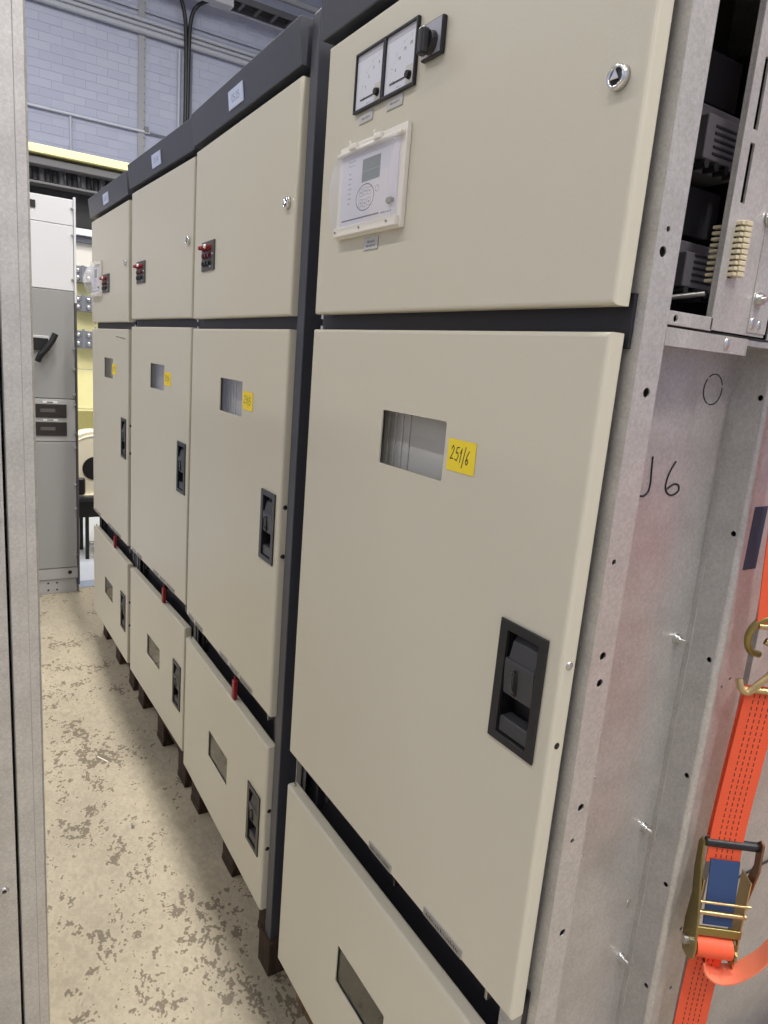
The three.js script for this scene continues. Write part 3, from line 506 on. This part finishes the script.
// ---------------------------------------------------------------- bright yellow machine and gear beyond the row
{
  const yel = std(0xfff7b4, 0.5), t = thing('yellow_machine', 'pale yellow machine frame with dark hood behind the row', 'machine', [-5.0, 0, 0]);
  part('top_beam', RB(-0.3, 0, 2.93, 2.988, -1.6, 0.6, 0.004), yel, t);
  part('hood_rail', RB(-0.3, -0.04, 2.855, 2.905, -1.6, 0.6, 0.003), std(0x6d6d70, 0.5), t);
  part('hood_back', B(-0.52, -0.5, 2.44, 2.93, -1.6, 0.6), std(0x303033, 0.6), t);
  for (let i = 0; i < 26; i++) part('hood_bellows', cyl(0.024, 0.024, 0.10, 10).rotateZ(0.25).translate(-0.16 - 0.02 * rnd(), 2.80, 0.22 - i * 0.05 - 0.012 * rnd()), std(i % 3 ? 0x2b2b2e : 0x5d5d60, 0.6), t);
  part('hood_lip', RB(-0.15, -0.13, 2.735, 2.752, -1.6, 0.6, 0.003), std(0x77777a, 0.5), t);
  part('hood_panel', RB(-0.30, -0.28, 2.45, 2.735, -1.6, 0.6, 0.003), std(0x2a2a2d, 0.6), t);
  for (const z of [0.5, -1.55]) part('column', RB(-0.4, -0.3, 0, 2.93, z - 0.05, z + 0.05, 0.005), yel, t);
  part('cross_rail', RB(-0.12, -0.06, 2.39, 2.44, -1.5, 0.45, 0.004), std(0xe9e9ee, 0.45), t);
  part('grey_rail', RB(-0.16, -0.10, 2.34, 2.39, -1.5, 0.45, 0.004), std(0x6a6e78, 0.5), t);
  part('white_panel', RB(-0.15, -0.19, 2.18, 2.34, -1.5, 0.45, 0.004), std(0xf2f0e6, 0.5), t);
  part('yellow_panel', RB(-0.28, -0.25, 1.325, 2.18, -1.5, 0.45, 0.003), yel, t);
  part('yellow_panel', RB(-0.28, -0.25, 0.985, 1.320, -1.5, 0.45, 0.003), yel, t);
  part('bay_shell', join(B(-1.32, -1.30, 0, 0.98, -1.5, 0.45), B(-1.30, -0.25, 0.965, 0.98, -1.5, 0.45), B(-1.30, -0.30, 0, 0.965, -1.5, -1.48), B(-1.30, -0.30, 0, 0.965, 0.43, 0.45)), yel, t);
}
[[2.03, 2.15, 'bolted grey joint plate uppermost on the yellow machine'], [1.80, 1.925, 'bolted grey joint plate between the other two on the yellow machine'], [1.50, 1.645, 'bolted grey joint plate lowest on the yellow machine']].forEach(([y0, y1, label], k) => {
  const t = thing('joint_plate', label, 'plate', [-5.0, y0, -0.38]); const h = y1 - y0, pg = std(0x80838c, 0.45, 0.3);
  part('plate', RB(-0.245, -0.10, 0, h, -0.16, 0.07, 0.003), pg, t); part('plate_seam', RB(-0.10, -0.085, 0, h + 0.012, -0.002, 0.016, 0.002), pg, t);
  for (const z of [0.045, -0.035]) for (const y of [0.27, 0.75]) part('bolt', new THREE.SphereGeometry(0.018, 14, 10).translate(-0.095, h * y, z), zinc, t);
});
{
  const t = thing('blower', 'cream round blower housing with black inlet on a black stand', 'blower', [-4.0, 0.472, -0.27]); const cr = std(0xf6eed4, 0.4);
  part('housing', cylX(0.23, -0.20, 0.0, 0.235, 0, 40), cr, t); part('inlet', cylX(0.085, -0.01, 0.006, 0.20, 0, 32), black, t);
  part('rim', new THREE.TorusGeometry(0.2, 0.008, 8, 40, 3.14).rotateY(Math.PI / 2).translate(0.0, 0.235, 0), cr, t);
  part('foot_plate', RB(-0.2, 0.03, 0, 0.014, -0.2, 0.16, 0.003), cr, t); part('motor', RB(0.008, 0.05, 0.016, 0.14, 0.07, 0.14, 0.02), black, t);
}
{
  const t = thing('machine_stand', 'black steel stand under the cream blower', 'stand', [-4.0, 0, -0.3]);
  part('table_top', RB(-0.3, 0.06, 0.44, 0.47, -0.4, 0.2, 0.004), std(0x2a2a2c, 0.5), t); part('apron', RB(-0.28, 0.04, 0.32, 0.44, -0.38, 0.18, 0.004), black, t);
  for (const z of [-0.32, 0.09]) for (const x of [-0.24, 0.02]) part('leg', RB(x - 0.012, x + 0.012, 0, 0.33, z - 0.012, z + 0.012, 0.003), black, t);
  part('crossbar', RB(0.0, 0.04, 0.10, 0.13, -0.34, 0.08, 0.006), steel, t);
}

// ---------------------------------------------------------------- pipes, cables and trays on the end wall
const grey1 = std(0xa3a7b2, 0.5), pipeZ = (r, x, y, za, zb) => cyl(r, r, zb - za, 14).rotateX(Math.PI / 2).translate(x, y, (za + zb) / 2);
const pipeGrp = 'grey pipes running along the end wall';
[[5.405, 0.026, 'thin grey pipe on top of the bundle on the end wall'], [5.345, 0.026, 'thin grey pipe in the middle of the bundle on the end wall'], [5.278, 0.036, 'thicker grey pipe at the bottom of the bundle on the end wall']].forEach(([y, r, l]) => solo('wall_pipe', pipeZ(r, -8.509 + r + 0.01, y, -4.2, 0.6), grey1, l, 'pipe', pipeGrp));
{ const t = thing('wall_conduit', 'slim pale conduit low on the white brick end wall', 'conduit', [-8.50, 4.165, 0]); part('tube', pipeZ(0.017, 0.02, 0, -1.70, 0.6), std(0xb9bdca, 0.45), t); part('coupling', join(pipeZ(0.011, 0.02, 0, -1.95, -1.70), new THREE.BoxGeometry(0.05, 0.06, 0.05).translate(0.02, 0.03, -1.66)), std(0x6c6e76, 0.5), t); }
solo('wall_drop_pipe', cyl(0.014, 0.014, 0.60, 10).translate(-8.490, 3.85, -0.785), std(0xa8acbc, 0.5), 'short upright pipe below the slim conduit on the end wall', 'pipe');
solo('suspension_wire', pipeZ(0.005, -8.49, 5.50, -4.2, 0.6), std(0x55565c, 0.5), 'thin dark wire above the pipe bundle', 'wire');
{ const t = thing('wall_column', 'narrow grey steel column standing against the end wall', 'column', [-8.497, 0, -1.60]); part('flange', RB(0, 0.012, 0, 7.15, -0.042, 0.042, 0.002, 1), std(0x8f9197, 0.6), t); for (let i = 0; i < 26; i++) part('rivet', new THREE.SphereGeometry(0.008, 8, 6).translate(0.012, 3.9 + i * 0.1, -0.034), std(0x77797f, 0.6), t); }
{ const t = thing('cable_pair', 'two black cables dropping down the end wall from the tray', 'cable', [-8.40, 0, 0]);
  part('cable', tube([[0, 0.5, -2.115], [0, 3.0, -2.115], [0, 5.3, -2.113], [0, 5.55, -2.095], [0.02, 5.70, -2.05], [0.05, 5.80, -1.97], [0.1, 5.86, -1.85]], 0.024, 60, 10), black, t);
  part('cable', tube([[0, 0.5, -2.155], [0, 3.0, -2.155], [0, 5.3, -2.152], [0, 5.52, -2.165], [0.02, 5.66, -2.20], [0.05, 5.75, -2.28], [0.1, 5.80, -2.40]], 0.024, 60, 10), black, t); }
solo('riser_pipe', cyl(0.018, 0.018, 4.9, 12).translate(-8.47, 2.75, -2.055), grey1, 'grey upright pipe beside the black cables', 'pipe');
solo('riser_conduit', cyl(0.010, 0.010, 4.9, 12).translate(-8.47, 2.75, -2.21), std(0x6c6e76, 0.5), 'thin dark upright conduit beside the black cables', 'conduit');
{ const t = thing('cable_trunking', 'pale grey trunking box above the black cables', 'trunking', [-8.2, 5.74, -2.3]); part('channel', RB(-0.06, 0.06, 0, 0.12, -0.30, 1.2, 0.004), std(0xb3b5bb, 0.5), t); part('end_cap', RB(-0.065, 0.065, -0.005, 0.125, -0.32, -0.295, 0.004), std(0xc3c5c9, 0.5), t); }
{ const t = thing('cable_ladder', 'dark cable ladder with rungs beside the trunking', 'cable tray', [-8.2, 5.78, -3.4]); for (const x of [-0.14, 0.14]) part('rail', RB(x - 0.012, x + 0.012, 0, 0.07, -1.0, 0.78, 0.002), std(0x4b4c52, 0.5), t); for (let i = 0; i < 8; i++) part('rung', RB(-0.13, 0.13, 0.01, 0.035, -0.9 + i * 0.22, -0.86 + i * 0.22, 0.002), std(0x5b5c62, 0.5), t); for (const x of [-0.08, -0.02, 0.05]) part('cable', pipeZ(0.02, x, 0.05, -1.0, 0.78), black, t); }
solo('roof_pipe', pipeZ(0.045, -8.1, 6.02, -4.4, -1.6), std(0x8d9098, 0.5), 'grey pipe under the roof behind the cable ladder', 'pipe');

// ---------------------------------------------------------------- lashing straps on the open cabinet end
const webTex = canvasTex(128, 512, (k, w, h) => { k.fillStyle = '#f0603c'; k.fillRect(0, 0, w, h); k.fillStyle = '#e4532f'; for (let y = 0; y < h; y += 8) k.fillRect(0, y, w, 3); k.fillStyle = '#5a2418'; for (const x of [34, 54, 74, 94]) for (let y = 4; y < h; y += 32) k.fillRect(x - 2, y, 4, 19); });
webTex.wrapS = webTex.wrapT = THREE.RepeatWrapping; webTex.repeat.set(1 / 0.05, 1 / 0.16);
const web = std(0xffffff, 0.6, 0, { map: webTex }), webPlain = std(0xf0603c, 0.6), blueWeb = std(0x2f4a78, 0.65);
// ribbon through centre points, width along local x, thickness from the normal in the yz plane
function ribbon(pts, w, th = 0.0025) {
  const c = new THREE.CatmullRomCurve3(pts.map(p => V(...p)), false, 'centripetal'), N = 60, pos = [], uv = [], idx = []; let s = 0, prev = null;
  for (let i = 0; i <= N; i++) {
    const p = c.getPointAt(i / N), tg = c.getTangentAt(i / N), n = V(0, -tg.z, tg.y).normalize(); if (n.lengthSq() < 0.1) n.set(0, 0, 1);
    if (n.z < 0 && Math.abs(tg.y) > 0.5) n.negate(); if (prev) s += p.distanceTo(prev); prev = p;
    for (const [a, b] of [[-1, 1], [1, 1], [1, -1], [-1, -1]]) { pos.push(p.x + a * w / 2, p.y + b * n.y * th / 2, p.z + b * n.z * th / 2); uv.push(a > 0 ? w : 0, s); }
    if (i) { const k = i * 4; for (let q = 0; q < 4; q++) { const a = k - 4 + q, b = k - 4 + (q + 1) % 4; idx.push(a, b, k + q, b, k + (q + 1) % 4, k + q); } }
  }
  const g = new THREE.BufferGeometry(); g.setAttribute('position', new THREE.Float32BufferAttribute(pos, 3)); g.setAttribute('uv', new THREE.Float32BufferAttribute(uv, 2)); g.setIndex(idx);
  const q = g.toNonIndexed(); q.computeVertexNormals(); return q;
}
{
  const P = [0.80, 0.809, -0.362], TH = 0.9273;
  const t = thing('ratchet_strap', 'orange ratchet strap with brass coloured ratchet and blue webbing piece', 'strap', P, TH);
  part('lower_webbing', ribbon([[0.004, -0.085, 0.004], [0.003, -0.12, -0.001], [0.001, -0.4, -0.002], [0, -0.66, -0.003]], 0.05), web, t);
  part('upper_webbing', ribbon([[0.006, 0.352, -0.002], [0.002, 0.24, -0.002], [-0.001, 0.13, -0.003], [-0.001, 0.065, -0.002]], 0.05), web, t);
  part('webbing_fold', ribbon([[0.006, 0.357, -0.012], [0.002, 0.24, -0.014], [-0.001, 0.10, -0.016]], 0.048), webPlain, t);
  part('blue_webbing', ribbon([[0.002, 0.072, 0.0], [0.004, 0.03, 0.003], [0.008, -0.042, 0.004]], 0.044), blueWeb, t);
  const r = grp('ratchet', t);
  const arm = (pts, u) => new THREE.ExtrudeGeometry(poly(pts), { depth: 0.0025, bevelEnabled: true, bevelSize: 0.0006, bevelThickness: 0.0006, bevelSegments: 1 }).rotateY(-Math.PI / 2).scale(1, 1, 1).translate(u, 0, 0);
  // arms lie in the plane of depth and height; [depth, height]
  const flip = pts => pts.map(([n, v]) => [n, v]);
  part('handle_arm', arm(flip([[-.021, .086], [-.014, .097], [-.005, .096], [-.003, .07], [.011, .023], [.0226, -.0144], [.034, -.067], [.030, -.086], [.016, -.097], [-.004, -.100], [-.013, -.09], [-.016, -.05], [-.010, .0016], [-.019, .04]]), -0.030), goldZinc, r);
  part('handle_arm', arm(flip([[-.0074, .1036], [0, .112], [.009, .110], [.012, .066], [-.003, 0], [-.004, -.038], [-.002, -.0985], [-.016, -.116], [-.032, -.11], [-.04, -.045], [-.024, .006], [-.0035, .068]]), 0.050), std(0x8a6a55, 0.35, 0.85), r);
  part('grip', join(cylX(0.0072, -0.030, 0.049, 0.0975, -0.004, 18)), blackPlastic, r);
  part('cross_pin', cylX(0.0022, -0.030, 0.048, 0.0030, 0.012, 10), brass, r);
  part('cross_pin', cylX(0.0040, -0.028, 0.046, -0.0185, 0.008, 12), brass, r);
  part('pawl_plate', RB(-0.026, 0.044, -0.058, -0.043, 0.006, 0.012, 0.002), goldZinc, r);
  part('frame_plate', RB(0.040, 0.0425, -0.115, 0.045, -0.02, 0.012, 0.001, 1), brass, r);
  part('frame_plate', RB(-0.0265, -0.024, -0.10, 0.035, -0.02, 0.006, 0.001, 1), brass, r);
  const teeth = []; for (let i = 0; i < 24; i++) { const a = i / 24 * Math.PI * 2, q = i % 2 ? 0.0215 : 0.0175; teeth.push([q * Math.cos(a), q * Math.sin(a)]); }
  part('ratchet_wheel', new THREE.ExtrudeGeometry(poly(teeth), { depth: 0.004, bevelEnabled: false }).rotateY(Math.PI / 2).translate(0.0345, -0.082, 0.004), goldZinc, r);
  part('axle_bolt', cylX(0.008, -0.040, -0.028, -0.072, 0.008, 6), zinc, r);
  part('spool_webbing', cylX(0.0175, -0.022, 0.033, -0.079, 0.006, 24), webPlain, t);
  const tail = ribbon([[0, -0.096, 0.010], [0, -0.116, 0.016], [0, -0.124, 0.032], [0, -0.115, 0.054], [0, -0.078, 0.083], [0, -0.030, 0.105], [0, 0.0, 0.13]], 0.044);
  part('loose_tail', tail.rotateY(1.25).translate(-0.012, 0, 0.0), std(0xf48a6a, 0.6), t);
  const hook = (pts) => tube(pts, 0.0052, 50, 10);
  part('hook', hook([[-0.034, 0.372, 0.004], [-0.031, 0.360, 0.009], [-0.022, 0.355, 0.010], [-0.010, 0.368, 0.010], [0.006, 0.386, 0.008], [0.014, 0.404, 0.004], [0.010, 0.424, -0.002], [-0.004, 0.430, -0.006]]), brass, t);
  part('hook', hook([[0.030, 0.358, 0.006], [0.026, 0.37, 0.008], [0.020, 0.392, 0.006], [0.016, 0.412, 0.0], [0.006, 0.424, -0.008]]), brass, t);
  part('hook_bar', cylX(0.0045, -0.030, 0.034, 0.357, 0.004, 12), brass, t);
  const u = thing('lashing_strap', 'plain orange lashing strap with hook above the ratchet strap', 'strap', P, TH);
  part('webbing', ribbon([[0.000, 0.452, 0.004], [-0.012, 0.56, 0.012], [-0.022, 0.66, 0.022], [-0.022, 0.9, 0.03], [-0.012, 1.2, 0.03], [0.0, 1.42, 0.02]], 0.05), webPlain, u);
  part('hook', hook([[-0.010, 0.468, 0.004], [-0.022, 0.460, 0.002], [-0.030, 0.445, 0.0], [-0.028, 0.425, -0.006], [-0.018, 0.410, -0.012], [-0.004, 0.405, -0.016]]), goldZinc, u);
  part('hook_bar', cylX(0.0045, -0.022, 0.030, 0.455, 0.004, 12), brass, u);
}

// ---------------------------------------------------------------- unseen red cabinet, added so the zinc end mirrors something red
{
  const t = thing('added_red_cabinet', 'unseen red cabinet added for its reflection in the galvanised cabinet end', 'cabinet', [1.95, 0, -2.0]), red = std(0xd8443a, 0.45);
  part('body', RB(-0.35, 0.35, 0.08, 1.15, -0.25, 0.25, 0.008), red, t);
  for (let i = 0; i < 5; i++) { const d = part('drawer', RB(-0.33, 0.33, 0.12 + i * 0.2, 0.305 + i * 0.2, 0.25, 0.262, 0.004), red, t); part('drawer_handle', RB(-0.25, 0.25, 0.27 + i * 0.2, 0.29 + i * 0.2, 0.262, 0.285, 0.004), steel, d); }
  for (const x of [-0.3, 0.3]) for (const z of [-0.2, 0.2]) part('foot', cyl(0.03, 0.03, 0.085, 14).translate(x, 0.0425, z), black, t);
}

// ---------------------------------------------------------------- bits on the floor
solo('metal_sliver', cyl(0.0022, 0.0022, 0.06, 8).rotateZ(Math.PI / 2).rotateY(0.5).translate(-1.28, 0.0022, 0.17), std(0xe2ddcc, 0.4), 'thin pale sliver lying on the chipped floor', 'litter');
solo('floor_screw', join(cyl(0.003, 0.006, 0.006, 10).translate(-0.83, 0.003, 0.156), cyl(0.002, 0.002, 0.02, 8).rotateZ(1.57).translate(-0.84, 0.002, 0.156)), chrome, 'small shiny screw lying on the aisle floor', 'screw');

renderer.render(scene, camera);
